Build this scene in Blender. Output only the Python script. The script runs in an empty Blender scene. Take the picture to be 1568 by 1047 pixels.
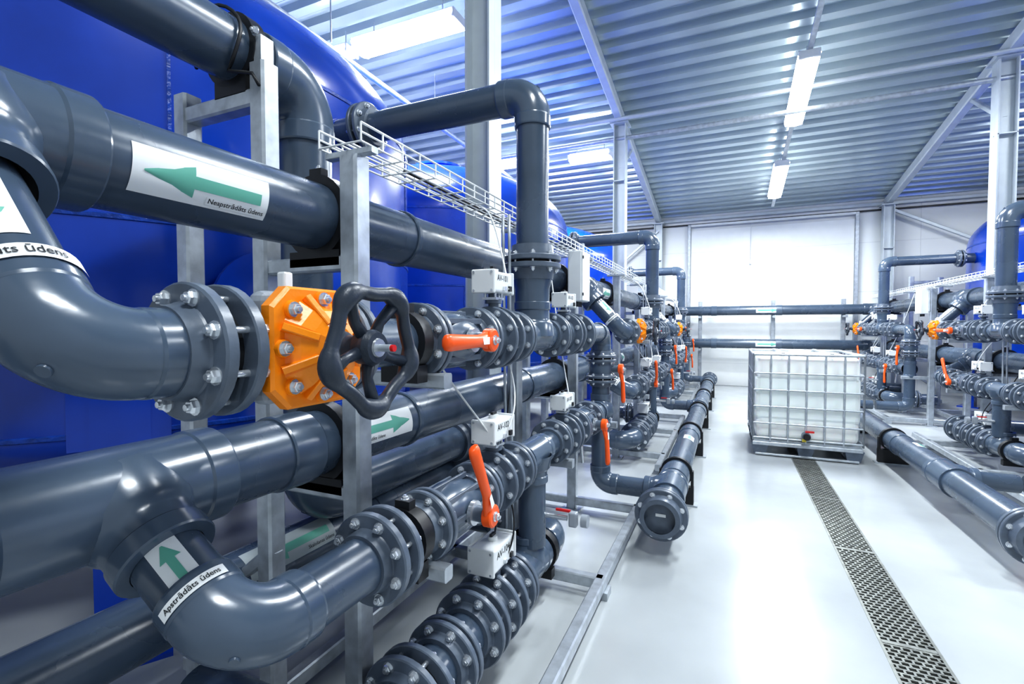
import bpy, math, random, bmesh
from mathutils import Vector, Matrix
random.seed(7)
V=Vector
X=V((1,0,0));Y=V((0,1,0));Z=V((0,0,1))
sc=bpy.context.scene
try:
    sc.view_settings.view_transform='Standard'
    sc.view_settings.look='Medium High Contrast'
except Exception: pass

# ------------------------------------------------------------ materials
def mat(name,col,rough=.4,metal=0.,var=.08,vscale=6.,bump=0.,bscale=60.,coat=0.,emit=None,es=0.,trans=0.,spec=.5,rvar=.0):
    m=bpy.data.materials.new(name); m.use_nodes=True
    nt=m.node_tree; b=nt.nodes['Principled BSDF']
    b.inputs['Roughness'].default_value=rough
    b.inputs['Metallic'].default_value=metal
    b.inputs['Specular IOR Level'].default_value=spec
    if coat: 
        b.inputs['Coat Weight'].default_value=coat; b.inputs['Coat Roughness'].default_value=.12
    tc=nt.nodes.new('ShaderNodeTexCoord')
    n=nt.nodes.new('ShaderNodeTexNoise'); n.inputs['Scale'].default_value=vscale; n.inputs['Detail'].default_value=5
    nt.links.new(tc.outputs['Object'],n.inputs['Vector'])
    cr=nt.nodes.new('ShaderNodeValToRGB')
    cr.color_ramp.elements[0].position=.3; cr.color_ramp.elements[1].position=.7
    cr.color_ramp.elements[0].color=(*[max(0,c*(1-var)) for c in col],1)
    cr.color_ramp.elements[1].color=(*[min(1,c*(1+var)) for c in col],1)
    nt.links.new(n.outputs['Fac'],cr.inputs['Fac']); nt.links.new(cr.outputs['Color'],b.inputs['Base Color'])
    if rvar:
        mr=nt.nodes.new('ShaderNodeMapRange'); mr.inputs['To Min'].default_value=max(0,rough-rvar); mr.inputs['To Max'].default_value=rough+rvar
        nt.links.new(n.outputs['Fac'],mr.inputs['Value']); nt.links.new(mr.outputs['Result'],b.inputs['Roughness'])
    if bump:
        n2=nt.nodes.new('ShaderNodeTexNoise'); n2.inputs['Scale'].default_value=bscale; n2.inputs['Detail'].default_value=3
        nt.links.new(tc.outputs['Object'],n2.inputs['Vector'])
        bp=nt.nodes.new('ShaderNodeBump'); bp.inputs['Strength'].default_value=bump; bp.inputs['Distance'].default_value=.01
        nt.links.new(n2.outputs['Fac'],bp.inputs['Height']); nt.links.new(bp.outputs['Normal'],b.inputs['Normal'])
    if emit:
        b.inputs['Emission Color'].default_value=(*emit,1); b.inputs['Emission Strength'].default_value=es
    return m
M_PIPE=mat('grey_pvc',(.060,.088,.130),.27,var=.16,vscale=4,bump=.05,bscale=22,spec=.75,rvar=.08)
M_FIT=mat('grey_pvc_fitting',(.073,.104,.150),.23,var=.12,vscale=5,bump=.04,bscale=28,spec=.75,rvar=.06)
M_FLG=mat('flange_grey',(.112,.140,.182),.34,var=.15,vscale=20,bump=.05,bscale=80)
M_BLK=mat('black_rubber',(.012,.013,.016),.45,var=.1)
M_WHEEL=mat('handwheel_plastic',(.030,.040,.058),.36,var=.15,vscale=15,bump=.08,bscale=160)
M_BLUE=mat('tank_blue_paint',(.0012,.047,.40),.25,var=.28,vscale=1.6,bump=.07,bscale=7,coat=.3,rvar=.08)
M_BLUE2=mat('tank_blue_weld',(.003,.05,.33),.35,var=.3,vscale=30,bump=.5,bscale=60)
M_GALV=mat('galvanised_steel',(.48,.52,.56),.36,metal=.55,var=.18,vscale=18,bump=.05,bscale=50)
M_STEEL=mat('bolt_steel',(.70,.73,.76),.26,metal=.75,var=.1,vscale=30)
M_ORG=mat('orange_valve_paint',(1.0,.29,.008),.32,var=.05,bump=.06,bscale=120)
M_LEV=mat('orange_lever_plastic',(1.0,.12,.010),.35,var=.05)
M_WHT=mat('white_plastic',(.80,.82,.82),.35,var=.04)
M_LBL=mat('label_white',(.86,.88,.88),.4,var=.02)
M_LBLG=mat('label_grey',(.42,.47,.48),.4,var=.02)
M_GRN=mat('label_green',(.14,.44,.34),.45,var=.03)
M_TXT=mat('label_ink',(.01,.012,.015),.5)
M_BODY=mat('valve_body_light',(.32,.35,.39),.36,var=.1)
M_FLOOR=mat('epoxy_floor',(.43,.455,.465),.20,var=.12,vscale=1.1,bump=.03,bscale=8,rvar=.07)
M_PIT=mat('trench_dark',(.05,.05,.05),.7)
M_GRATE=mat('grate_steel',(.27,.28,.26),.4,metal=.6,var=.3,vscale=20)
M_CEIL=mat('ceiling_deck',(.45,.53,.56),.22,metal=.35,var=.06,vscale=1.2,spec=.8)
M_BEAM=mat('beam_grey',(.55,.60,.63),.42,metal=.2,var=.06)
M_WALL=mat('wall_panel',(.82,.84,.83),.5,var=.03,vscale=1.)
M_SEAM=mat('wall_seam',(.68,.70,.70),.5,var=.03)
M_DOOR=mat('door_panel',(.84,.86,.85),.45,var=.02)
M_TUBE=mat('lamp_tube',(1,1,1),.3,emit=(.95,.98,1),es=30)
M_IBC=mat('ibc_plastic',(.90,.91,.88),.35,var=.04,vscale=2.,bump=.03,bscale=6)
M_IBC.node_tree.nodes['Principled BSDF'].inputs['Subsurface Weight'].default_value=.15
M_RED=mat('red_plastic',(.6,.02,.02),.35)
M_YEL=mat('yellow_plastic',(.75,.6,.05),.35)

# ------------------------------------------------------------ mesh builder
def frame(d):
    d=V(d).normalized()
    ref=Z if abs(d.z)<.9 else X
    e1=ref.cross(d).normalized(); e2=d.cross(e1).normalized()
    return d,e1,e2
class B:
    def __init__(s): s.v=[];s.f=[];s.m=[];s.sm=[];s.mats=[]
    def mi(s,m):
        if m not in s.mats: s.mats.append(m)
        return s.mats.index(m)
    def add(s,vs,fs,m,smooth=False):
        o=len(s.v); s.v+= [tuple(p) for p in vs]; k=s.mi(m)
        for f in fs: s.f.append([i+o for i in f]); s.m.append(k); s.sm.append(smooth)
    def lathe(s,p,d,prof,m,seg=28,smooth=True,share=False):
        p=V(p); d,e1,e2=frame(d)
        cs=[(math.cos(2*math.pi*i/seg),math.sin(2*math.pi*i/seg)) for i in range(seg)]
        def ring(a,r): return [p+d*a+e1*(r*c)+e2*(r*q) for c,q in cs]
        if share:
            vs=[]; fs=[]
            for a,r in prof: vs+=ring(a,max(r,1e-4))
            for k in range(len(prof)-1):
                for i in range(seg):
                    j=(i+1)%seg; fs.append((k*seg+i,k*seg+j,(k+1)*seg+j,(k+1)*seg+i))
            s.add(vs,fs,m,True); return
        for (a0,r0),(a1,r1) in zip(prof,prof[1:]):
            if r0<=0 and r1<=0: continue
            if r0<=0 or r1<=0:
                if a0==a1:
                    r=max(r0,r1); s.add(ring(a0,r),[list(range(seg))] if r1<=0 else [list(range(seg))[::-1]],m,False)
                else:
                    if r0<=0: s.add([p+d*a0]+ring(a1,r1),[(0,1+(i+1)%seg,1+i) for i in range(seg)],m,smooth)
                    else: s.add([p+d*a1]+ring(a0,r0),[(0,1+i,1+(i+1)%seg) for i in range(seg)],m,smooth)
                continue
            fs=[(i,(i+1)%seg,seg+(i+1)%seg,seg+i) for i in range(seg)]
            s.add(ring(a0,r0)+ring(a1,r1),fs,m,smooth)
    def cyl(s,p0,p1,r,m,seg=24,cap=True,smooth=True):
        p0=V(p0);p1=V(p1);L=(p1-p0).length
        if L<1e-6: return
        pr=[(0,r),(L,r)]
        if cap: pr=[(0,0)]+pr+[(L,0)]
        s.lathe(p0,p1-p0,pr,m,seg,smooth)
    def tube(s,pts,r,m,seg=8,closed=False,rf=None,flat=1.0,up=None):
        pts=[V(p) for p in pts]; n=len(pts); vs=[]; fs=[]
        e1=None
        for i,p in enumerate(pts):
            if closed: t=pts[(i+1)%n]-pts[i-1]
            else: t=pts[min(i+1,n-1)]-pts[max(i-1,0)]
            t.normalize()
            if up is not None: e1=V(up)
            elif e1 is None: e1=frame(t)[1]
            e1=(e1-t*e1.dot(t)).normalized(); e2=t.cross(e1)
            rr=rf(i) if rf else r
            for k in range(seg):
                a=2*math.pi*k/seg; vs.append(p+e1*(rr*flat*math.cos(a))+e2*(rr*math.sin(a)))
        for i in range(n if closed else n-1):
            j=(i+1)%n
            for k in range(seg):
                l=(k+1)%seg; fs.append((i*seg+k,i*seg+l,j*seg+l,j*seg+k))
        if not closed:
            fs.append(list(range(seg))[::-1]); fs.append([(n-1)*seg+k for k in range(seg)])
        s.add(vs,fs,m,True)
    def elbow(s,C,din,dout,R,r,m,seg=28,n=12,lip=True):
        C=V(C);din=V(din).normalized();dout=V(dout).normalized()
        th=din.angle(dout); T=R*math.tan(th/2)
        n1=(dout-din*dout.dot(din)).normalized(); b=din.cross(n1)
        P0=C-din*T; O=P0+n1*R; vs=[];fs=[]
        for i in range(n+1):
            t=th*i/n; pos=O-n1*(R*math.cos(t))+din*(R*math.sin(t)); nn=n1*math.cos(t)-din*math.sin(t)
            for k in range(seg):
                a=2*math.pi*k/seg; vs.append(pos+nn*(r*math.cos(a))+b*(r*math.sin(a)))
        for i in range(n):
            for k in range(seg):
                l=(k+1)%seg; fs.append((i*seg+k,i*seg+l,(i+1)*seg+l,(i+1)*seg+k))
        s.add(vs,fs,m,True)
        P1=C+dout*T
        if lip:
            L=r*.65; q=r*1.02
            for P,dd in ((P0,-din),(P1,dout)):
                s.lathe(P-dd*.004,dd,[(0,r),(.006,q),(L-.006,q),(L,q*.975),(L,r*.8)],m,seg)
            t=th/2; nn=n1*math.cos(t)-din*math.sin(t); pos=O-n1*(R*math.cos(t))+din*(R*math.sin(t))
            s.lathe(pos-nn*(r-.003),-nn,[(0,.011),(.006,.010),(.006,0)],m,12)
        return P0,P1
    def run(s,pts,r,m,mf=None,R=None,fit=1.1,seg=32):
        pts=[V(p) for p in pts]; R=R or r*1.55; mf=mf or m
        cur=pts[0]
        for i in range(1,len(pts)-1):
            din=(pts[i]-pts[i-1]).normalized(); dout=(pts[i+1]-pts[i]).normalized()
            a,b=s.elbow(pts[i],din,dout,R,r*fit,mf,seg)
            s.cyl(cur,a,r,m,seg); cur=b
        s.cyl(cur,pts[-1],r,m,seg)
    def coupler(s,c,d,r,L,m,seg=32):
        d=V(d).normalized(); q=r*1.08
        s.lathe(V(c)-d*L/2,d,[(0,r*.9),(0,q*.97),(.006,q),(L-.006,q),(L,q*.97),(L,r*.9)],m,seg)
    def tee(s,c,d,db,r,L,Lb,rb,m,seg=36,L0=None):
        c=V(c); d=V(d).normalized(); db=V(db).normalized(); q=r*1.1; L0=L0 or L; T=L+L0
        s.lathe(c-d*L0,d,[(0,r*.9),(0,q*1.02),(.004,q*1.035),(r*.6,q*1.035),(r*.6+.006,q),(T-r*.6-.006,q),(T-r*.6,q*1.035),(T-.004,q*1.035),(T,q*1.02),(T,r*.9)],m,seg)
        w=rb*1.1
        s.lathe(c,db,[(0,w*1.3),(q*.8,w*1.2),(q*.92,w*1.1),(q*1.0,w*1.05),(q*1.1,w*1.01),(Lb-rb*.5,w)],m,seg,share=True)
        s.lathe(c,db,[(Lb-rb*.55,w),(Lb-rb*.55+.005,w*1.05),(Lb-.004,w*1.05),(Lb,w*1.02),(Lb,rb*.85)],m,seg)
    def hexb(s,p,d,r,h=None,m=None,washer=True):
        m=m or M_STEEL; h=h or r*.9; p=V(p);d=V(d).normalized()
        a=0
        if washer:
            s.lathe(p,d,[(0,r*1.35),(r*.22,r*1.35),(r*.22,0)],m,12); a=r*.22
        s.lathe(p,d,[(a,r),(a+h*.8,r),(a+h,r*.85),(a+h,0)],m,6,smooth=False)
        s.lathe(p,d,[(a+h,r*.5),(a+h+r*.45,r*.5),(a+h+r*.5,0)],m,8)
    def flange(s,p,d,rf,rp,th,m,hub=.03,seg=36):
        s.lathe(p,d,[(0,0),(0,rf-.003),(.003,rf),(th-.004,rf),(th,rf-.004),(th,rp*1.3),(th+.004,rp*1.27),(th+hub,rp*1.18),(th+hub,rp*.9)],m,seg)
    def fpair(s,c,d,rf,rp,gap=.012,th=.02,nb=8,m=None,br=.0105,hub=.03,ph=.5):
        m=m or M_FLG; c=V(c);d,e1,e2=frame(d)
        s.flange(c+d*gap/2,d,rf,rp,th,m,hub); s.flange(c-d*gap/2,-d,rf,rp,th,m,hub)
        s.cyl(c-d*gap/2,c+d*gap/2,rp*1.25,M_BLK,24)
        for k in range(nb):
            a=2*math.pi*(k+ph)/nb; q=c+(e1*math.cos(a)+e2*math.sin(a))*(rf*.82); h=gap/2+th
            s.hexb(q+d*h,d,br); s.hexb(q-d*h,-d,br)
            s.cyl(q-d*h,q+d*h,br*.55,M_STEEL,8,False)
    def box(s,c,size,m,rot=None):
        c=V(c); hx,hy,hz=[q/2 for q in size]
        vs=[V((x,y,z)) for x in(-hx,hx) for y in(-hy,hy) for z in(-hz,hz)]
        if rot is not None: vs=[rot@p for p in vs]
        s.add([p+c for p in vs],[(0,1,3,2),(4,6,7,5),(0,4,5,1),(2,3,7,6),(0,2,6,4),(1,5,7,3)],m)
    def rbox(s,c,size,m,bev=.008,seg=2,rot=None,smooth=True):
        bm=bmesh.new(); bmesh.ops.create_cube(bm,size=1)
        for v in bm.verts: v.co=V((v.co.x*size[0],v.co.y*size[1],v.co.z*size[2]))
        bmesh.ops.bevel(bm,geom=bm.edges[:],offset=bev,segments=seg,affect='EDGES',profile=.5)
        bm.verts.index_update()
        vs=[(rot@v.co if rot is not None else v.co)+V(c) for v in bm.verts]
        fs=[[v.index for v in f.verts] for f in bm.faces]; bm.free()
        s.add(vs,fs,m,False)
    def bar(s,p0,p1,w,h,m,up=Z):
        p0=V(p0);p1=V(p1);d=(p1-p0).normalized()
        if abs(d.dot(up))>.95: up=Y
        e1=d.cross(up).normalized(); e2=e1.cross(d)
        vs=[];c=.12*min(w,h)
        prof=[(-w/2+c,-h/2),(w/2-c,-h/2),(w/2,-h/2+c),(w/2,h/2-c),(w/2-c,h/2),(-w/2+c,h/2),(-w/2,h/2-c),(-w/2,-h/2+c)]
        for p in (p0,p1): vs+=[p+e1*a+e2*b for a,b in prof]
        fs=[(i,(i+1)%8,8+(i+1)%8,8+i) for i in range(8)]+[list(range(8))[::-1],list(range(8,16))]
        s.add(vs,fs,m)
    def loft(s,rings,m,smooth=False,cap=True):
        n=len(rings[0]); vs=[p for r in rings for p in r]; fs=[]
        for k in range(len(rings)-1):
            for i in range(n):
                j=(i+1)%n; fs.append((k*n+i,k*n+j,(k+1)*n+j,(k+1)*n+i))
        if cap: fs+= [list(range(n))[::-1],[(len(rings)-1)*n+i for i in range(n)]]
        s.add(vs,fs,m,smooth)
    def cmap(s,p0,d,r,a0):
        d=V(d).normalized()
        if abs(d.z)<.95:
            eh=d.cross(Z).normalized(); eu=eh.cross(d).normalized()
        else: eh=X.copy(); eu=-Y if d.z>0 else Y.copy()
        p0=V(p0)
        return lambda sx,w: p0+d*sx+(eh*math.cos(a0+w/r)+eu*math.sin(a0+w/r))*r
    def strip(s,fn,ss,hs,m,off=0.,nw=8):
        vs=[];fs=[]
        for a,h in zip(ss,hs):
            for k in range(nw+1): vs.append(fn(a,off+h*(2*k/nw-1)))
        for i in range(len(ss)-1):
            for k in range(nw):
                o=i*(nw+1)+k; fs.append((o,o+1,o+nw+2,o+nw+1))
        s.add(vs,fs,m,True)
    def text(s,fn,txt,size,m,sx,w):
        vs,fs=text_mesh(txt,size)
        s.add([fn(sx+x,w+y) for x,y in vs],fs,m)
    def textring(s,fn,txt,size,m,sx,w,k=1):
        vs,fs=text_mesh(txt,size); wid=max(x for x,y in vs)
        s.add([fn(sx-k*y,w+k*(x-wid/2)) for x,y in vs],fs,m)
    def label(s,p0,d,r,a0,L,H,txt,m=None,direction=-1,tsize=None):
        m=m or M_LBL
        fn=s.cmap(p0,d,r+.0012,a0); s.strip(fn,[0,L],[H/2,H/2],m,nw=12)
        fn2=s.cmap(p0,d,r+.0022,a0)
        a=L*.07;b=L*.40;c=L*.93
        ss=[a,b,b,c]; hs=[.002,H*.34,H*.14,H*.14]
        if direction>0: ss=[L-q for q in ss]
        s.strip(fn2,ss[:2],hs[:2],M_GRN); s.strip(fn2,ss[2:],hs[2:],M_GRN)
        if txt:
            t=tsize or H*.17; vs,fs=text_mesh(txt,t); wid=max(x for x,y in vs)
            x0=(L*.97-wid) if direction<0 else L*.03
            s.strip(s.cmap(p0,d,r+.0026,a0),[x0-.004,x0+wid+.003],[t*.62,t*.62],m,off=-H*.38+t*.35)
            s.text(s.cmap(p0,d,r+.0032,a0),txt,t,M_TXT,x0,-H*.38)
    def build(s,name):
        me=bpy.data.meshes.new(name); me.from_pydata(s.v,[],s.f)
        for m in s.mats: me.materials.append(m)
        me.polygons.foreach_set('material_index',s.m); me.polygons.foreach_set('use_smooth',s.sm)
        me.update(); return me
_tc={}
def text_mesh(txt,size):
    if txt not in _tc:
        cu=bpy.data.curves.new('t','FONT'); cu.body=txt; cu.size=1; cu.resolution_u=3; cu.offset=.008
        ob=bpy.data.objects.new('t',cu); sc.collection.objects.link(ob)
        bpy.context.view_layer.update()
        dg=bpy.context.evaluated_depsgraph_get(); me=ob.evaluated_get(dg).to_mesh()
        _tc[txt]=([(v.co.x,v.co.y) for v in me.vertices],[list(p.vertices) for p in me.polygons])
        ob.evaluated_get(dg).to_mesh_clear(); bpy.data.objects.remove(ob); bpy.data.curves.remove(cu)
    vs,fs=_tc[txt]; return [(x*size,y*size) for x,y in vs],fs
def put(me,name,loc=(0,0,0),rz=0.,parent=None):
    o=bpy.data.objects.new(name,me); o.location=loc; o.rotation_euler=(0,0,rz); sc.collection.objects.link(o)
    if parent: o.parent=parent
    return o

# ------------------------------------------------------------ constants of the plant
XE=-.85; ZE=1.357; ZF=.79; XG=-.88; ZG=.255; XA=-1.23; ZA=1.757; ZB=1.02
YR=2.136; SP=3.93; YBE=.355; YBF=.615
RP=.066; RF=.122
left=[((0,SP*k,0),0.) for k in range(3)]
right=[((1.53,YR+yy,0),math.pi) for yy in (YR+SP,YR+2*SP)]
units=left+right
def place_units(me,name):
    for loc,rz in units: put(me,name,loc,rz)
def place_local(me,name,p,rzl=0.):
    for loc,rz in units:
        q=Matrix.Rotation(rz,3,'Z')@V(p)+V(loc); put(me,name,q,rz+rzl)

# ---- upper inlet line E
b=B()
A0=V((XA,YBE,ZA)); CE=V((XE,YBE,ZE)); dAE=(CE-A0).normalized()
b.run([A0+dAE*.12,CE,(XE,.52,ZE)],RP,M_PIPE,M_FIT,R=.10,fit=1.1)
b.fpair((XE,.560,ZE),Y,RF*.98,RP,gap=.034,th=.024,br=.0115)
b.fpair((XE,.88,ZE),Y,RF*.95,RP,gap=.012)
b.cyl((XE,.88,ZE),(XE,1.2,ZE),RP,M_PIPE)
b.fpair((XE,1.21,ZE),Y,RF*.94,RP)
b.fpair((XE,1.55,ZE),Y,RF*.94,RP)
b.cyl((XE,1.55,ZE),(XE,1.66,ZE),RP,M_PIPE)
b.fpair((XE,1.72,ZE),Y,RF,RP,gap=.05)
b.cyl((XE,1.72,ZE),(XE,2.0,ZE),RP,M_PIPE)
b.fpair((XE,1.90,ZE),Y,RF*.9,RP)
b.fpair((XE,2.38,ZE),Y,RF*.95,RP)
b.cyl((XE,2.2,ZE),(XE,2.62,ZE),RP,M_PIPE)
b.fpair((XE,2.62,ZE),Y,RF,RP,gap=.05)
b.fpair((XE,2.86,ZE),Y,RF,RP)
b.cyl((XE,2.6,ZE),(XE,3.1,ZE),RP,M_PIPE)
LAE=(CE-A0).length
b.label(A0+dAE*.235,dAE,RP,math.radians(58),.135,.085,None,direction=1)
sb=LAE-.150
fn=b.cmap(A0+dAE*sb,dAE,RP*1.1+.004,math.radians(50)); b.strip(fn,[0,.026],[.13,.13],M_LBL,nw=24)
fn=b.cmap(A0+dAE*sb,dAE,RP*1.1+.0052,math.radians(50)); b.textring(fn,'Neapstrādāts ūdens',.021,M_TXT,.019,0)
place_units(b.build('raw_water_branch_pipe'),'raw_water_branch_pipe')

# ---- lower outlet line F
b=B()
B0=V((XA,YBF,ZB)); CF=V((XE,YBF,ZF)); dBF=(CF-B0).normalized()
b.run([B0+dBF*.12,CF,(XE,.98,ZF)],.070,M_PIPE,M_FIT,R=.105,fit=1.1)
b.label(B0+dBF*.20,dBF,.070,math.radians(58),.108,.058,None,direction=-1)
fn=b.cmap(B0+dBF*.313,dBF,.0775+.003,math.radians(55)); b.strip(fn,[0,.022],[.070,.070],M_LBL,nw=20)
fn=b.cmap(B0+dBF*.313,dBF,.0775+.0042,math.radians(55)); b.textring(fn,'Apstrādāts ūdens',.0158,M_TXT,.0155,0)
b.fpair((XE,1.02,ZF),Y,RF,RP,gap=.035,th=.024,br=.0115)
b.cyl((XE,1.02,ZF),(XE,1.2,ZF),RP*.92,M_PIPE)
b.fpair((XE,1.235,ZF),Y,RF*.9,RP)
b.fpair((XE,1.55,ZF),Y,RF*.94,RP)
b.fpair((XE,1.72,ZF),Y,RF,RP,gap=.05)
b.cyl((XE,1.55,ZF),(XE,2.0,ZF),RP,M_PIPE)
b.fpair((XE,1.9,ZF),Y,RF*.9,RP)
b.tee((XE,YR,ZF),Y,-Z,RP,.13,.13,RP,M_FIT)
b.cyl((XE,YR,ZF),(XE,YR,ZG+.1),RP,M_PIPE)
b.cyl((XE,2.2,ZF),(XE,3.44,ZF),RP,M_PIPE)
b.fpair((XE,2.42,ZF),Y,RF*.95,RP)
b.fpair((XE,2.60,ZF),Y,RF,RP,gap=.05)
b.fpair((XE,2.80,ZF),Y,RF*.95,RP)
b.fpair((XE,3.12,ZF),Y,RF*.95,RP)
place_units(b.build('treated_water_branch_pipe'),'treated_water_branch_pipe')

# ---- riser with nozzle to the tank
b=B()
ZR=2.486
b.tee((XE,YR,ZE),Y,Z,RP,.14,.16,RP*1.12,M_FIT)
b.lathe((XE,YR,ZE),Z,[(.15,.082),(.22,.082),(.26,.092),(.30,.092)],M_FIT,share=True)
b.fpair((XE,YR,1.70),Z,.135,.082,gap=.012,th=.024,br=.012,hub=.05)
b.run([(XE,YR,1.72),(XE,YR,ZR),(-1.80,YR,ZR)],.076,M_PIPE,M_FIT,R=.11)
b.fpair((-1.83,YR,ZR),X,.135,.08,gap=.02,th=.022,br=.012)
b.cyl((-1.85,YR,ZR),(-2.0,YR,ZR),.078,M_PIPE)
place_units(b.build('riser_pipe'),'riser_pipe')

# ---- bottom drain line G
b=B()
b.run([(-1.5,.95,ZG),(XG,.95,ZG),(XG,2.55,ZG),(-1.45,2.55,ZG)],.085,M_PIPE,M_FIT,R=.13)
for yy,g in ((1.20,.04),(1.40,.012),(1.60,.03),(1.77,.05),(1.93,.012)):
    b.fpair((XG,yy,ZG),Y,.148 if g>.02 else .138,.085,gap=g,br=.014,hub=.03,th=.024)
b.tee((XG,YR,ZG),Y,Z,.085,.13,.15,RP,M_FIT)
b.fpair((-1.2,2.55,ZG),X,.135,.08)
place_units(b.build('backwash_pipe'),'backwash_pipe')

# ---- downcomer J into floor header
b=B()
YJ=3.50; XH=-.36; ZH=.25
b.run([(XE,3.0,ZE),(XE,YJ,ZE),(XE,YJ,ZH),(XH-.1,YJ,ZH)],RP,M_PIPE,M_FIT,R=.09)
b.tee((XE,YJ,ZF),Z,-Y,RP,.12,.12,RP,M_FIT)
b.fpair((XE,YJ,1.17),Z,RF*.9,RP); b.fpair((XE,YJ,1.02),Z,RF*.9,RP)
place_units(b.build('downcomer_pipe'),'downcomer_pipe')

# ---- valves
def lever(bb,piv,dl,dn,L=.25):
    piv=V(piv);dl=V(dl).normalized();dn=V(dn).normalized();dw=dn.cross(dl)
    bb.lathe(piv-dn*.016,dn,[(0,0),(0,.033),(.003,.037),(.030,.037),(.034,.032),(.034,0)],M_LEV,20)
    prof=[(-.025,.027,.014,0),(.03,.029,.015,0),(.06,.023,.014,.004),(.10,.020,.014,.012),(.19,.022,.015,.014),(L-.02,.025,.016,.014),(L-.004,.021,.013,.014),(L,.012,.008,.014)]
    rings=[]
    for a,w,t,o in prof:
        c=piv+dl*a+dn*o; rings.append([c+dw*(w*math.cos(q))+dn*(t*math.sin(q)) for q in [math.pi/8+math.pi*k/4 for k in range(8)]])
    bb.loft(rings,M_LEV,smooth=True)
    bb.hexb(piv+dn*.018,dn,.012)
    c=piv+dl*.07+dn*.0225
    h=.011; bb.add([c-dl*.024-dw*h,c+dl*.024-dw*h,c+dl*.024+dw*h+dn*.004,c-dl*.024+dw*h],[(0,1,2,3)],M_LBL)
def levervalve(dl,L):
    bb=B()
    bb.lathe((0,-.14,0),Y,[(0,.066),(.04,.071),(.08,.084),(.14,.091),(.20,.084),(.24,.071),(.28,.066)],M_FIT,share=True)
    for k in range(8):
        a=2*math.pi*k/8
        bb.bar((math.cos(a)*.086,-.11,math.sin(a)*.086),(math.cos(a)*.086,.11,math.sin(a)*.086),.010,.018,M_FLG)
    bb.cyl((.06,0,0),(.135,0,0),.026,M_FLG,16); bb.lathe((.09,0,0),X,[(0,.04),(.014,.04),(.014,0)],M_STEEL,16)
    lever(bb,(.155,0,0),dl,X,L)
    return bb.build('lever_valve')
LV1=levervalve((.02,-1,0),.30); LV2=levervalve((0,-.48,.88),.29); LV3=levervalve((0,.15,-1),.26)
place_local(LV1,'lever_valve',(XE,1.38,ZE)); place_local(LV2,'lever_valve',(XE,1.38,ZF))
place_local(LV3,'lever_valve',(XE,2.96,ZF)); 
bb=B(); bb.cyl((.05,0,0),(.13,0,0),.024,M_FLG,16); bb.lathe((0,0,-.07),Z,[(0,.07),(.03,.082),(.07,.088),(.11,.082),(.14,.07)],M_FIT,share=True)
lever(bb,(.145,0,0),(0,.12,-1),X,.25); LVJ=bb.build('lever_valve')
place_local(LVJ,'lever_valve',(XE,YJ,1.095))

def actvalve(txt,hb=.19,k=1.0):
    bb=B()
    bb.lathe((0,-.024,0),Y,[(0,.06),(0,.098),(.003,.1),(.045,.1),(.048,.098),(.048,.06)],M_FLG,32)
    bb.cyl((0,0,.08),(0,0,hb-.04*k),.021,M_FLG,16)
    bb.box((0,0,hb-.058*k),(.06,.075,.01),M_STEEL); bb.cyl((0,0,hb-.075*k),(0,0,hb-.06*k),.034,M_FLG,16)
    for sx in(-1,1):
        for sy in(-1,1): bb.cyl((sx*.022,sy*.028,hb-.056*k),(sx*.022,sy*.028,hb-.036*k),.005,M_STEEL,8)
    bb.rbox((0,0,hb),(.085*k,.15*k,.075*k),M_WHT,.01,3)
    for sy in(-1,1):
        bb.rbox((0,sy*.079*k,hb),(.092*k,.014,.084*k),M_WHT,.005,2)
        for sx in(-1,1):
            for sz in(-1,1): bb.lathe((sx*.035*k,sy*(.079*k+.007),hb+sz*.032*k),Y*sy,[(0,.005),(.003,.005),(.003,0)],M_STEEL,8)
    bb.cyl((0,0,hb+.037*k),(0,0,hb+.05*k),.02,M_WHT,16); bb.box((0,0,hb+.055*k),(.012,.034,.01),M_BLK)
    bb.box((.045*k,.045*k,hb-.02*k),(.012,.02,.02),M_BLK); bb.box((.045*k,0,hb-.022*k),(.012,.018,.016),M_STEEL)
    vs,fs=text_mesh(txt,.03*k); bb.add([(.0432*k,-.055*k+x,hb+.005+y) for x,y in vs],fs,M_TXT)
    return bb.build('actuated_butterfly_valve')
AV1=actvalve('AV-101',.215,1.08);AV2=actvalve('AV-102',.205,1.12);AV3=actvalve('AV-103',.19);AV4=actvalve('AV-104',.215,1.3)
place_local(AV1,'actuated_butterfly_valve',(XE,1.72,ZE)); place_local(AV2,'actuated_butterfly_valve',(XE,1.72,ZF))
place_local(AV4,'actuated_butterfly_valve',(XG,1.77,ZG)); place_local(AV3,'actuated_butterfly_valve',(XE,2.60,ZF))
place_local(AV3,'actuated_butterfly_valve',(XE,2.62,ZE))

# orange diaphragm valve with handwheel
bb=B()
bb.lathe((0,-.125,0),Y,[(0,.07),(.02,.078),(.07,.088),(.125,.095),(.18,.088),(.24,.078),(.25,.07)],M_BODY,share=True)
bb.rbox((.05,0,0),(.05,.215,.215),M_BODY,.02,3)
KO=1.04
def octo(h,c,x): 
    h*=KO;c*=KO
    return [V((x,a,q)) for a,q in ((-h+c,-h),(h-c,-h),(h,-h+c),(h,h-c),(h-c,h),(-h+c,h),(-h,h-c),(-h,-h+c))]
bb.loft([octo(.108,.035,.076),octo(.111,.036,.080),octo(.111,.036,.100),octo(.106,.035,.106)],M_ORG)
bb.loft([octo(.086,.034,.104),octo(.068,.028,.128),octo(.050,.02,.142),octo(.034,.014,.152)],M_ORG)
for k in range(8):
    a=math.pi*k/4+math.pi/8; u=V((0,math.cos(a),math.sin(a)))*KO
    bb.bar(u*.10+X*.108,u*.045+X*.142,.014,.020,M_ORG,up=X)
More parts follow.
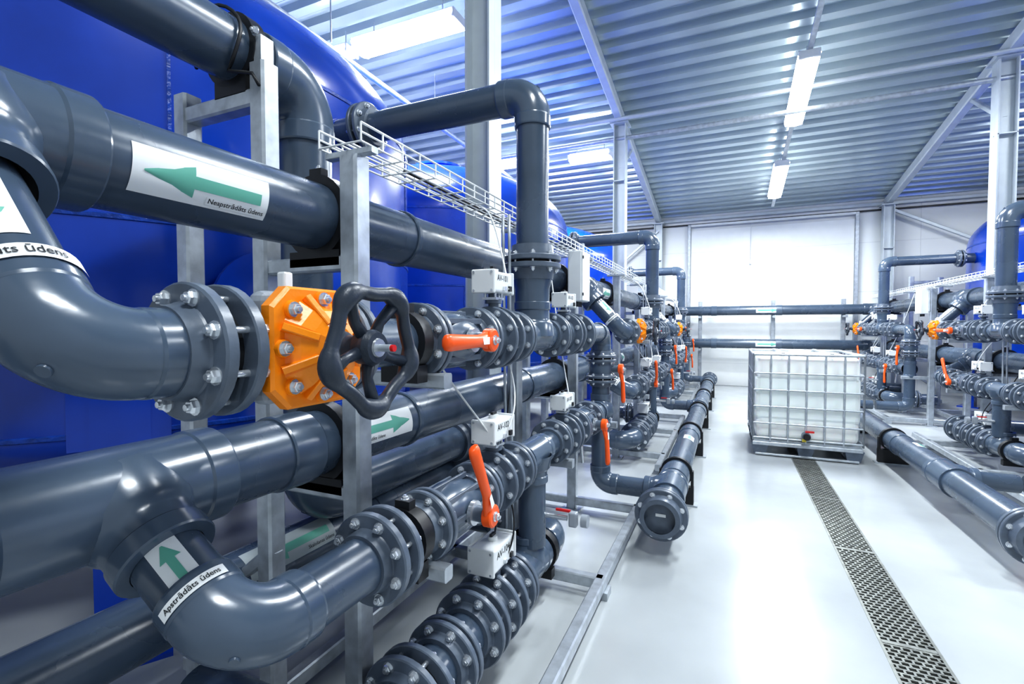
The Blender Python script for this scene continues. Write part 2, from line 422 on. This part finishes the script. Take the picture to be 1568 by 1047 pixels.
for k in range(8):
    a=math.pi*k/4; u=V((0,math.cos(a),math.sin(a)))*(.09 if k%2==0 else .098)*KO
    bb.lathe(u+X*.1,X,[(0,.0185),(.014,.0165),(.014,0)],M_ORG,16); bb.hexb(u+X*.113,X,.0108)
bb.lathe((.148,0,0),X,[(0,.036),(.02,.03),(.03,.024),(.05,.022),(.05,0)],M_WHEEL,20)
bb.cyl((.14,0,0),(.25,0,0),.012,M_STEEL,12)
N=100;wx=.238;PH=.3+math.pi/5
pts=[]
for i in range(N):
    a=2*math.pi*i/N; rr=.108+.0075*math.cos(5*a); pts.append((wx,rr*math.cos(a+PH),rr*math.sin(a+PH)))
bb.tube(pts,.014,M_WHEEL,12,True,rf=lambda i:.0135+.0075*max(0,math.cos(5*(2*math.pi*i/N))),up=X)
bb.lathe((wx-.03,0,0),X,[(0,.02),(.0,.032),(.028,.035),(.04,.029),(.04,.018)],M_WHEEL,24)
for k in range(5):
    a=PH+2*math.pi*k/5
    u=V((0,math.cos(a),math.sin(a)))
    bb.tube([u*.02+X*(wx-.012),u*.06+X*(wx-.016),u*.108+X*wx],.010,M_WHEEL,8,rf=lambda i:(.0135,.0105,.013)[i])
bb.lathe((wx+.008,0,0),X,[(0,.019),(.006,.017),(.006,0)],M_STEEL,18)
bb.lathe((wx+.012,0,0),X,[(0,.007),(.028,.007),(.03,.006),(.03,0)],M_BODY,12); bb.lathe((wx+.04,0,0),X,[(0,.0065),(.008,.0065),(.008,0)],M_RED,12)
bb.rbox((.03,-.02,.125),(.022,.022,.05),M_WHT,.004)
DV=bb.build('diaphragm_valve'); place_local(DV,'diaphragm_valve',(XE,.728,ZE+.003))

# ---- support frame per unit
b=B()
W=.07
def post(x,y,z0,z1): b.bar((x,y,z0),(x,y,z1),W,W,M_GALV); 
for y in (1.2,2.45,3.55):
    post(-1.08,y,.0,1.93 if y!=2.45 else 1.62)
    b.box((-1.08,y,.006),(.14,.14,.012),M_GALV)
    b.bar((-1.95,y,.07),(-.58,y,.07),.05,.06,M_GALV)
    if y!=2.45: b.bar((-1.08,y,ZA-.155),(-1.475,y,ZA-.155),.05,.05,M_GALV); 
    b.bar((-1.045,y,ZB-.155),(-1.475,y,ZB-.155),.05,.05,M_GALV)
    b.bar((-1.045,y,ZE-.115),(-.74,y,ZE-.115),.045,.045,M_GALV) if y<2 else None
    b.bar((-1.045,y,ZF-.115),(-.74,y,ZF-.115),.045,.045,M_GALV)
    b.box((-.59,y,.02),(.09,.09,.04),M_GALV)
post(-1.475,1.2,0,2.30); post(-1.888,1.2,0,2.27); post(-1.475,3.55,0,1.9)
b.bar((-1.475,1.2,2.19),(-1.92,1.2,2.19),.06,.06,M_GALV)
b.bar((-.59,.75,.07),(-.59,3.58,.07),.055,.06,M_GALV)
b.bar((-1.475,.75,.07),(-1.475,3.58,.07),.05,.06,M_GALV)
b.bar((-1.45,1.2,.62),(-1.86,1.2,.30),.04,.04,M_GALV)
for (x,y,z,r) in ((XA,1.2,ZA,.112),(XA,1.2,ZB,.112),(XE,1.14,ZE,RP),(XE,1.14,ZF,RP),(XA,3.55,ZA,.112),(XA,3.55,ZB,.112),(XG,2.3,ZG,.085)):
    b.lathe((x,y-.022,z),Y,[(0,r*.95),(0,r+.022),(.044,r+.022),(.044,r*.95)],M_BLK,28)
    b.box((x,y,z-r-.025),(r*1.9,.05,.05),M_BLK)
    b.box((x,y,z+r+.028),(.05,.03,.03),M_BLK); b.hexb((x,y,z+r+.043),Z,.009)
place_units(b.build('pipe_support_frame'),'pipe_support_frame')

# ---- junction box
b=B()
b.rbox((-1.0,3.42,1.76),(.10,.20,.36),M_WHT,.008); b.rbox((-.947,3.42,1.76),(.012,.19,.35),M_WHT,.004)
for zz in (1.63,1.89): b.box((-.939,3.33,zz),(.006,.014,.02),M_BLK)
for k in range(4): b.cyl((-1.0,3.36+.04*k,1.58),(-1.0,3.36+.04*k,1.545),.01,M_BLK,10)
b.box((-1.05,3.5,1.76),(.03,.16,.30),M_GALV)
place_units(b.build('junction_box'),'junction_box')

# ---- air hoses / cables
b=B()
def hose(p0,p1,sag,r=.004,m=M_WHT,side=0.):
    p0=V(p0);p1=V(p1); b.tube([p0.lerp(p1,t)+V((side*math.sin(math.pi*t),0,-sag*math.sin(math.pi*t))) for t in [i/12 for i in range(13)]],r,m,6)
hose((XE+.05,1.76,ZE+.19),(-1.06,2.0,1.95),-.1)
hose((XE+.05,1.74,ZF+.19),(XE-.1,1.95,ZE+.05),.05,side=.06)
hose((XE+.05,1.64,ZF+.17),(XE-.12,1.5,ZE-.08),-.05,side=-.05)
hose((XG+.05,1.80,ZG+.19),(XE-.08,1.95,ZF),.04,side=.05,m=M_BLK)
hose((XG+.02,1.72,ZG+.2),(-1.06,2.42,1.5),.1,m=M_BLK)
hose((XE+.04,2.62,ZF+.18),(-1.05,2.9,1.9),.06)
for dx in (0,.03): hose((-.93+dx,1.98,1.9),(-.93+dx,2.02,.4),0,.007,M_GALV)
place_units(b.build('air_hoses'),'air_hoses')

b=B()
b.cyl((XE,2.95,ZF-.02),(XE+.02,2.95,ZF-.25),.012,M_STEEL,10)
b.cyl((XE,YR+.02,.50),(XE+.17,YR+.02,.50),.013,M_STEEL,10); b.rbox((XE+.20,YR+.02,.50),(.04,.04,.07),M_BODY,.008)
b.box((XE+.15,YR+.02,.535),(.07,.012,.01),M_RED); b.lathe((XE+.24,YR+.02,.50),X,[(0,.0),(0,.03),(.03,.03),(.03,0)],M_BODY,20)
place_units(b.build('sampling_tap'),'sampling_tap')

# ------------------------------------------------------------ headers A and B
def header(z,ybr,dbr,name,bent,rb,L0):
    b=B(); r=.105
    y0=-.6; y1=11.95
    b.run([(XA,y0,z),(XA,y1,z),(2.76,y1,z),(2.76,4.2,z)],r,M_PIPE,M_FIT,R=.18,seg=40)
    b.lathe((XA,y0,z),-Y,[(0,r*1.1),(.03,r*1.1),(.03,0)],M_FIT)
    for k in range(3):
        c=V((XA,ybr+SP*k,z)); b.tee(c,Y,dbr,r,.205,.20,rb,M_FIT,40,L0=L0)
        b.lathe(c+V(dbr)*.2,dbr,[(0,rb*1.02),(-.02,rb*.95),(-.03,.068)],M_BLK)
    for yy in (YR+SP,YR+2*SP):
        c=V((2.76,2*YR+(yy-YR)-ybr,z)); b.tee(c,Y,V((-dbr.x,0,dbr.z)),r,.205,.20,rb,M_FIT)
    for yy in (1.62,2.9,5.6,6.9,9.5):
        b.coupler((XA,yy,z),Y,r,.10 if yy!=1.62 else .03,M_FIT)
    if not bent: b.coupler((XA,1.06,z),Y,r,.12,M_FIT)
    for xx in (-.3,1.0): b.coupler((xx,y1,z),X,r,.12,M_FIT)
    if bent:
        for yy in (.60,4.7): b.label((XA,yy,z),Y,r,math.radians(-14),.325,.105,'Neapstrādāts ūdens',direction=-1)
    else:
        for yy in (1.26,5.5): b.label((XA,yy,z),Y,r,math.radians(12),.30,.10,'Apstrādāts ūdens',direction=1)
    b.label((.55,y1,z),X,r,math.radians(0),.5,.12,None,direction=1)
    put(b.build(name),name)
header(ZA,YBE,dAE,'raw_water_header_pipe',True,.092,.205)
header(ZB,YBF,dBF,'treated_water_header_pipe',False,.084,.30)

b=B()
for x in (-.6,.9,2.2):
    b.bar((x,12.12,0),(x,12.12,1.98),.08,.08,M_GALV)
    for z in (ZA,ZB):
        b.bar((x,12.1,z-.14),(x,11.8,z-.14),.05,.05,M_GALV)
    b.box((x,12.12,.006),(.16,.16,.012),M_GALV)
put(b.build('cross_pipe_stand'),'cross_pipe_stand')

# ------------------------------------------------------------ floor collection headers
def floorhdr(x,y0,y1,js,name,stub=None,rp=.1):
    b=B(); z=ZH
    b.cyl((x,y0+.05,z),(x,y1,z),rp,M_PIPE,32)
    b.fpair((x,y0,z),Y,.158,rp,gap=.008,th=.026,br=.013,hub=.06)
    b.lathe((x,y0-.031,z),-Y,[(0,.11),(.004,.11),(.004,0)],M_FLG,32)
    b.box((x,y0-.037,z+.005),(.06,.002,.018),M_LBL)
    b.fpair((x,y1,z),Y,.158,rp,gap=.008,th=.026,br=.013,hub=.06)
    for j in js:
        b.tee((x,j,z),Y,X if stub else -X,rp,.17,.17,.076,M_FIT)
        if stub: b.cyl((x+.1,j,z),(stub,j,z),RP,M_PIPE)
    y=y0+.95
    while y<y1-.3:
        if all(abs(y-j)>.3 for j in js):
            b.coupler((x,y-.18,z),Y,rp,.2,M_FIT)
            b.lathe((x,y-.02,z),Y,[(0,rp*.95),(0,rp+.02),(.04,rp+.02),(.04,rp*.95)],M_BLK,28)
            b.box((x,y,(z-rp-.01)/2+.005),(.26,.06,z-rp-.01),M_BLK)
            b.box((x,y,.006),(.32,.09,.012),M_GALV)
            for sx in(-1,1): b.box((x+sx*(rp+.018),y,z-.06),(.02,.05,.16),M_BLK)
        y+=1.55
    b.label((x,y0+1.75,z),Y,rp,math.radians(70),.16,.10,None)
    put(b.build(name),name)
floorhdr(XH,3.05,11.4,[YJ,YJ+SP,11.0],'floor_drain_header_pipe')
floorhdr(1.55,3.55,11.4,[2*YR+SP-YJ,2*YR+2*SP-YJ],'floor_drain_header_pipe',stub=1.95)

# ------------------------------------------------------------ backwash supply pipe near the first tank
b=B()
XD=-1.61; ZD=2.37
b.run([(XD,-.8,ZD),(XD,1.50,ZD),(XD,1.50,.66),(XD,2.7,.66)],.104,M_PIPE,M_FIT,R=.16,seg=40)
b.lathe((XD,1.17,ZD),Y,[(0,.1),(0,.128),(.05,.128),(.05,.1)],M_BLK,32); b.box((XD,1.2,ZD-.13),(.16,.06,.06),M_BLK)
b.box((XD+.135,1.2,ZD-.04),(.035,.05,.12),M_GALV); b.hexb((XD+.135,1.17,ZD+.03),-Y,.012)
b.coupler((XD,1.34,ZD),Y,.104,.012,M_FIT)
b.coupler((XD,1.50,1.95),Z,.104,.02,M_FIT)
b.flange((XD,2.7,.66),-Y,.16,.104,.025,M_FLG)
b.tube([(XD+.118*math.cos(a),1.125+.008*math.sin(3*a),ZD+.118*math.sin(a)) for a in [math.pi*(1.2-1.55*i/20) for i in range(21)]]+[(XD+.14,1.15,ZD-.12),(XD+.16,1.16,ZD-.16)],.006,M_BLK,8)
put(b.build('backwash_supply_pipe'),'backwash_supply_pipe')
b=B()
XL=-1.68; ZL=.45
b.cyl((XL,-.8,ZL),(XL,2.8,ZL),.1,M_PIPE,32); b.coupler((XL,.45,ZL),Y,.1,.14,M_FIT); b.coupler((XL,2.0,ZL),Y,.1,.14,M_FIT)
b.flange((XL,2.8,ZL),-Y,.16,.1,.025,M_FLG)
b.label((XL,1.20,ZL),Y,.1,math.radians(40),.42,.12,'Skalošanas ūdens',m=M_LBLG,direction=-1)
put(b.build('rinse_water_pipe'),'rinse_water_pipe')

# ------------------------------------------------------------ tanks
def tank():
    b=B(); R=1.875; z0=.95; z1=2.70; hd=.86; hb=.42
    n=20
    top=[(z1+hd*math.sin(t),R*math.cos(t)**.97) for t in [math.pi/2*i/n for i in range(n)]]+[(z1+hd,0.001)]
    bot=[(z0-hb*math.sin(t),R*math.cos(t)**.9) for t in [math.pi/2*i/n for i in range(n)]]+[(z0-hb,.001)]
    b.lathe((0,0,0),Z,bot[::-1]+[(z0+.3,R),(1.9,R),(z1-.2,R)]+top,M_BLUE,96,share=True)
    for z in (z0+.01,z1-.01,1.85): b.lathe((0,0,z-.012),Z,[(0,R),(.004,R+.005),(.02,R+.005),(.024,R)],M_BLUE2,96)
    for a,za,zb in ((-.85,z0,1.85),(-.45,1.85,z1),(.5,1.85,z1),(-1.3,1.85,z1)):
        b.box((R*math.cos(a),R*math.sin(a),(za+zb)/2),(.012,.014,zb-za),M_BLUE2,rot=Matrix.Rotation(a,3,'Z'))
    b.lathe((0,0,z1+hd-.05),Z,[(0,.3),(.16,.3),(.16,.36),(.19,.36),(.19,0)],M_BLUE,40)
    for a in (-.55,.62,2.2,-2.2,-1.4,1.4):
        cx,cy=(R-.06)*math.cos(a),(R-.06)*math.sin(a); rt=Matrix.Rotation(a,3,'Z')
        b.box((cx,cy,.65),(.14,.2,1.3),M_BLUE,rt); b.box((cx,cy,.01),(.28,.32,.02),M_BLUE,rt)
        b.box((cx+.05*math.cos(a),cy+.05*math.sin(a),1.15),(.03,.34,.5),M_BLUE,rt)
    b.cyl((R-.1,0,ZR),(R+.015,0,ZR),.085,M_BLUE,28)
    a=-.25; d=V((math.cos(a),math.sin(a),0))
    b.lathe(d*(R-.05)+Z*1.5,d,[(0,.2),(.10,.2),(.10,.26),(.13,.26),(.13,0)],M_BLUE,36)
    return b.build('filter_tank')
T=tank()
for k in range(3): put(T,'filter_tank',(-3.89,YR+SP*k,0),0)
for k in (1,2): put(T,'filter_tank',(1.53+3.89,YR+SP*k,0),math.pi)

# ------------------------------------------------------------ wire cable trays
def tray(x0,x1,y0,y1,z,name):
    b=B(); r=.0032; h=.055
    xs=[x0+(x1-x0)*i/4 for i in range(5)]
    for x in xs: b.cyl((x,y0,z),(x,y1,z),r,M_WHT,6)
    for x in (x0,x1):
        b.cyl((x,y0,z+h),(x,y1,z+h),r*1.2,M_WHT,6); b.cyl((x,y0,z+h*.5),(x,y1,z+h*.5),r,M_WHT,6)
    y=y0
    while y<=y1:
        b.cyl((x0,y,z+h),(x0,y,z),r,M_WHT,6); b.cyl((x0,y,z),(x1,y,z),r,M_WHT,6); b.cyl((x1,y,z),(x1,y,z+h),r,M_WHT,6); y+=.1
    y=y0+.05
    while y<y1:
        b.bar((x0-.01,y,z-.012),(x1+.01,y,z-.012),.03,.02,M_GALV); y+=1.3
    for k in range(3):
        xx=x0+.03+.03*k; b.tube([(xx+.008*math.sin(i*1.7+k),y0+.3+(y1-y0-.3)*i/24,z+.008) for i in range(25)],.005,M_BLK if k else M_GALV,6)
    put(b.build(name),name)
tray(-1.165,-1.0,1.14,11.4,1.95,'wire_cable_tray')
tray(2.53,2.695,4.3,11.4,1.95,'wire_cable_tray')

# ------------------------------------------------------------ IBC tote
b=B(); cx,cy=.76,6.47; w,l=.5,.6
b.rbox((cx,cy,.635),(.95,1.15,.90),M_IBC,.06,4)
b.lathe((cx,cy,1.075),Z,[(0,.13),(.03,.13),(.03,.11),(.05,.11),(.055,.10),(.055,0)],M_IBC,32)
b.rbox((cx,cy,.63),(.962,1.162,.5),M_IBC,.05,3)
g=.0105
loop=lambda z:[(cx-w,cy-l,z),(cx+w,cy-l,z),(cx+w,cy+l,z),(cx-w,cy+l,z)]
for z in (.20,.36,.54,.72,.90,1.10):
    L=loop(z)
    for i in range(4): b.cyl(L[i],L[(i+1)%4],g if z<1.1 else .014,M_GALV,8)
for i in range(7):
    x=cx-w+2*w*i/6
    for yy in (cy-l,cy+l): b.cyl((x,yy,.17),(x,yy,1.11),g,M_GALV,8)
    y=cy-l+2*l*i/6
    for xx in (cx-w,cx+w): b.cyl((xx,y,.17),(xx,y,1.11),g,M_GALV,8)
for xx in (cx-.22,cx+.22): b.bar((xx,cy-l,1.115),(xx,cy+l,1.115),.035,.012,M_GALV)
b.box((cx,cy,.165),(.98,1.18,.02),M_GALV)
for yy in (cy-l+.02,cy,cy+l-.02): b.bar((cx-w,yy,.135),(cx+w,yy,.135),.05,.04,M_GALV)
for xx in (-.43,0,.43):
    b.bar((cx+xx,cy-l+.02,.015),(cx+xx,cy+l-.02,.015),.09,.022,M_GALV)
    for yy in (-.53,0,.53):
        b.loft([[V((cx+xx+a*s,cy+yy+q*s,z)) for a,q in((-.08,-.07),(.08,-.07),(.08,.07),(-.08,.07))] for z,s in((.02,.72),(.10,.95),(.13,1.05))],M_FLG)
b.bar((cx-.47,cy-l+.03,.02),(cx+.47,cy-l+.03,.02),.06,.02,M_GALV)
b.cyl((cx,cy-l+.06,.25),(cx,cy-l-.05,.25),.040,M_FLG,20); b.lathe((cx,cy-l-.05,.25),-Y,[(0,.032),(.03,.032),(.03,.024),(.045,.024),(.045,0)],M_BLK,20)
b.box((cx+.03,cy-l-.03,.30),(.08,.02,.018),M_RED); b.box((cx-.02,cy-l-.04,.21),(.035,.02,.03),M_YEL)
put(b.build('ibc_tote'),'ibc_tote')

# ------------------------------------------------------------ room shell
x0,x1,y0,y1=-6.4,8.6,-2.5,12.6
dx0,dx1=.63,.85
b=B()
def quad(a,c,d,e,m): b.add([a,c,d,e],[(0,1,2,3)],m)
quad((x0,y0,0),(dx0,y0,0),(dx0,y1,0),(x0,y1,0),M_FLOOR); quad((dx1,y0,0),(x1,y0,0),(x1,y1,0),(dx1,y1,0),M_FLOOR)
quad((dx0,10.5,0),(dx1,10.5,0),(dx1,y1,0),(dx0,y1,0),M_FLOOR)
quad((dx0,y0,0),(dx0,y0,-.12),(dx0,10.5,-.12),(dx0,10.5,0),M_PIT); quad((dx1,y0,-.12),(dx1,y0,0),(dx1,10.5,0),(dx1,10.5,-.12),M_PIT)
quad((dx0,y0,-.12),(dx1,y0,-.12),(dx1,10.5,-.12),(dx0,10.5,-.12),M_PIT); quad((dx0,10.5,0),(dx0,10.5,-.12),(dx1,10.5,-.12),(dx1,10.5,0),M_PIT)
put(b.build('floor'),'floor')
b=B()
for x in (dx0+.006,dx1-.006): b.box((x,4,-.008),(.012,13,.02),M_GRATE)
y=-2.4;k=0
while y<10.48:
    b.box(((dx0+dx1)/2,y,-.006),(.2,.009,.012),M_GRATE)
    for i in range(6):
        xx=dx0+.025+i*.034+(.017 if k%2 else 0); b.box((xx,y+.014,-.005),(.009,.026,.012),M_GRATE)
    y+=.028;k+=1
y=-2.4
while y<10.4:
    b.box(((dx0+dx1)/2,y,-.004),(.2,.02,.012),M_GRATE); y+=1.0
put(b.build('floor_drain_grate'),'floor_drain_grate')

ZW=4.07; SL=.146
def zc(y): return ZW+(y1-y)*SL
b=B(); prof=[]; y=y1; P=.27; dpt=.085
while y>y0:
    for o,dz in ((0,0),(.055,0),(.072,dpt),(.115,dpt),(.122,dpt-.016),(.145,dpt-.016),(.152,dpt),(.20,dpt),(.217,0)):
        yy=y-o; prof.append((yy,zc(yy)+dz+.02))
    y-=P
for (ya,za),(yb,zb) in zip(prof,prof[1:]): b.add([(x0,ya,za),(x1,ya,za),(x1,yb,zb),(x0,yb,zb)],[(0,1,2,3)],M_CEIL)
put(b.build('ceiling'),'ceiling')
def wall(c,size):
    b=B(); b.box(c,size,M_WALL); return b
b=wall(((x0+x1)/2,y1+.1,2.2),(x1-x0,.2,4.4))
for z in (1.1,2.15,3.2): b.box(((x0+x1)/2,y1-.001,z),(x1-x0,.004,.01),M_SEAM)
for x in (-5.2,-3.6,-2.6,3.6,5.0,6.4): b.box((x,y1-.001,2.1),(.01,.004,4.1),M_SEAM)
put(b.build('wall_far'),'wall_far')
b=wall((x0-.1,(y0+y1)/2,3.3),(.2,y1-y0,6.6)); put(b.build('wall_left'),'wall_left')
b=wall((x1+.1,(y0+y1)/2,3.3),(.2,y1-y0,6.6)); put(b.build('wall_right'),'wall_right')
b=B(); b.bar((x0,y1-.06,3.98),(x1,y1-.06,3.98),.1,.07,M_BEAM); b.bar((x0,y1-.05,3.86),(x1,y1-.05,3.86),.05,.03,M_BLK)
put(b.build('trim_1'),'trim_1')
b=B(); da,db=-.85,2.45
for k in range(7):
    z=.27+k*.53; b.box(((da+db)/2,y1-.04,z),(db-da,.04,.53),M_DOOR)
    b.box(((da+db)/2,y1-.061,z+.265),(db-da,.003,.006),M_SEAM)
for x in (da-.04,db+.04): b.bar((x,y1-.08,0),(x,y1-.08,3.85),.07,.05,M_GALV)
b.bar((da,y1-.12,3.82),(db,y1-.12,3.82),.06,.05,M_WHT)
b.cyl((.45,y1-.1,3.8),(.45,y1-.1,2.9),.006,M_SEAM,6); b.box((.45,y1-.1,2.88),(.04,.03,.07),M_SEAM)
put(b.build('door_1'),'door_1')

b=B()
for x in (-6.2,-1.6,3.0,7.6):
    b.bar((x,y0,zc(y0)-.09),(x,y1-.02,zc(y1)-.09),.12,.16,M_BEAM)
put(b.build('roof_rafters'),'roof_rafters')
def column(x,y):
    b=B(); h=zc(y)-.17; w=.19
    b.box((0,0,h/2),(w*.12,w,h),M_BEAM)
    for s in(-1,1): b.box((0,s*w*.46,h/2),(w,.014,h),M_BEAM)
    b.box((0,0,.012),(.32,.32,.024),M_BEAM); b.box((0,0,h-.01),(.28,.28,.02),M_BEAM)
    for k in (.9,): b.box((0,0,h-k),(w,w,.012),M_BEAM)
    put(b.build('steel_column'),'steel_column',(x,y,0),math.radians(90))
for x in (-1.6,3.0):
    for y in (3.08,7.8,12.42): column(x,y)
b=B()
b.cyl((-6.2,7.8,4.38),(7.6,7.8,4.38),.035,M_GALV,12); b.cyl((-6.2,7.62,4.62),(7.6,7.62,4.62),.03,M_BEAM,12)
b.cyl((-6.2,3.08,5.1),(7.6,3.08,5.1),.035,M_GALV,12)
b.bar((-1.6,12.4,3.75),(-3.0,12.4,2.6),.06,.06,M_BEAM); b.bar((3.1,12.4,3.8),(4.6,12.4,3.0),.06,.06,M_BEAM)
for x,s in ((-1.6,1),(3.0,-1)):
    b.bar((x,7.8,3.9),(x,8.7,4.5),.05,.05,M_BEAM)
put(b.build('roof_bracing'),'roof_bracing')
b=B()
b.cyl((-3.9,-2,4.45),(-3.9,11,4.25),.035,M_GALV,12)
for y in (0,2,4,6,8,10): b.cyl((-3.9,y,4.42),(-3.9,y,zc(y)),.008,M_GALV,6)
put(b.build('ceiling_conduit'),'ceiling_conduit')
b=B()
b.bar((.85,1.5,zc(1.5)-.28),(.82,11.6,zc(11.6)-.28),.06,.03,M_GALV)
for y in (2,4,6,8,10,11.3): b.cyl((.84,y,zc(y)-.27),(.84,y,zc(y)),.006,M_GALV,6)
put(b.build('lighting_rail'),'lighting_rail')

# ------------------------------------------------------------ lamps
def fixture(p0,p1,energy,k=.2):
    p0=V(p0);p1=V(p1);c=(p0+p1)/2;d=(p1-p0);L=d.length
    e=bpy.data.objects.new('fluorescent_light_fixture',None); e.location=c; sc.collection.objects.link(e)
    e.rotation_euler=d.to_track_quat('Y','Z').to_euler()
    b=B(); b.rbox((0,0,.03),(k*.8,L,.06),M_WHT,.01)
    n=16
    rings=[]
    for yy in (-L/2,L/2): rings.append([V((k*.5*math.cos(a),yy,-k*.3*math.sin(a))) for a in [math.pi*i/n for i in range(n+1)]])
    b.loft(rings,M_TUBE,smooth=True)
    for s in(-1,1):
        b.rbox((0,s*(L/2+.01),-.01),(k*.95,.03,.1),M_WHT,.008)
        b.cyl((0,s*L*.35,.05),(0,s*L*.35,.26),.006,M_GALV,6)
    put(b.build('lamp_body'),'lamp_body',parent=e)
    ld=bpy.data.lights.new('tube_light','AREA'); ld.shape='RECTANGLE'; ld.size=k; ld.size_y=L; ld.energy=energy; ld.color=(.90,.96,1.0)
    lo=bpy.data.objects.new('tube_light',ld); lo.location=(0,0,-k*.3-.02); lo.parent=e; sc.collection.objects.link(lo)
EN=134
def fy(x,ya,yb,dz=.33,**k): fixture((x,ya,zc(ya)-dz),(x,yb,zc(yb)-dz),EN,**k)
def fx(xa,xb,y,dz=.3,**k): fixture((xa,y,zc(y)-dz),(xb,y,zc(y)-dz),EN,**k)
fy(.85,-.9,.6); fy(.85,2.9,4.4); fy(.83,6.7,8.2,k=.24); fy(.80,9.5,10.9,k=.24)
fx(-4.9,-4.35,4.8,dz=.36,k=.24); fx(-4.2,-2.8,4.8,dz=.36,k=.34); fx(-4.4,-3.0,8.2,k=.3)
fx(-2.6,-1.9,8.4,k=.3)
fx(4.2,5.6,4.5); fx(4.2,5.6,8.2)
w=bpy.data.worlds.new('World'); sc.world=w; w.use_nodes=True
w.node_tree.nodes['Background'].inputs[0].default_value=(.80,.90,1,1); w.node_tree.nodes['Background'].inputs[1].default_value=.58

# ------------------------------------------------------------ camera
cd=bpy.data.cameras.new('camera'); cd.sensor_width=36; cd.lens=16.99; cd.clip_start=.02
co=bpy.data.objects.new('camera',cd); co.location=(0,0,1.4); co.rotation_euler=(math.radians(90-1.82),0,math.radians(24.1))
sc.collection.objects.link(co); sc.camera=co
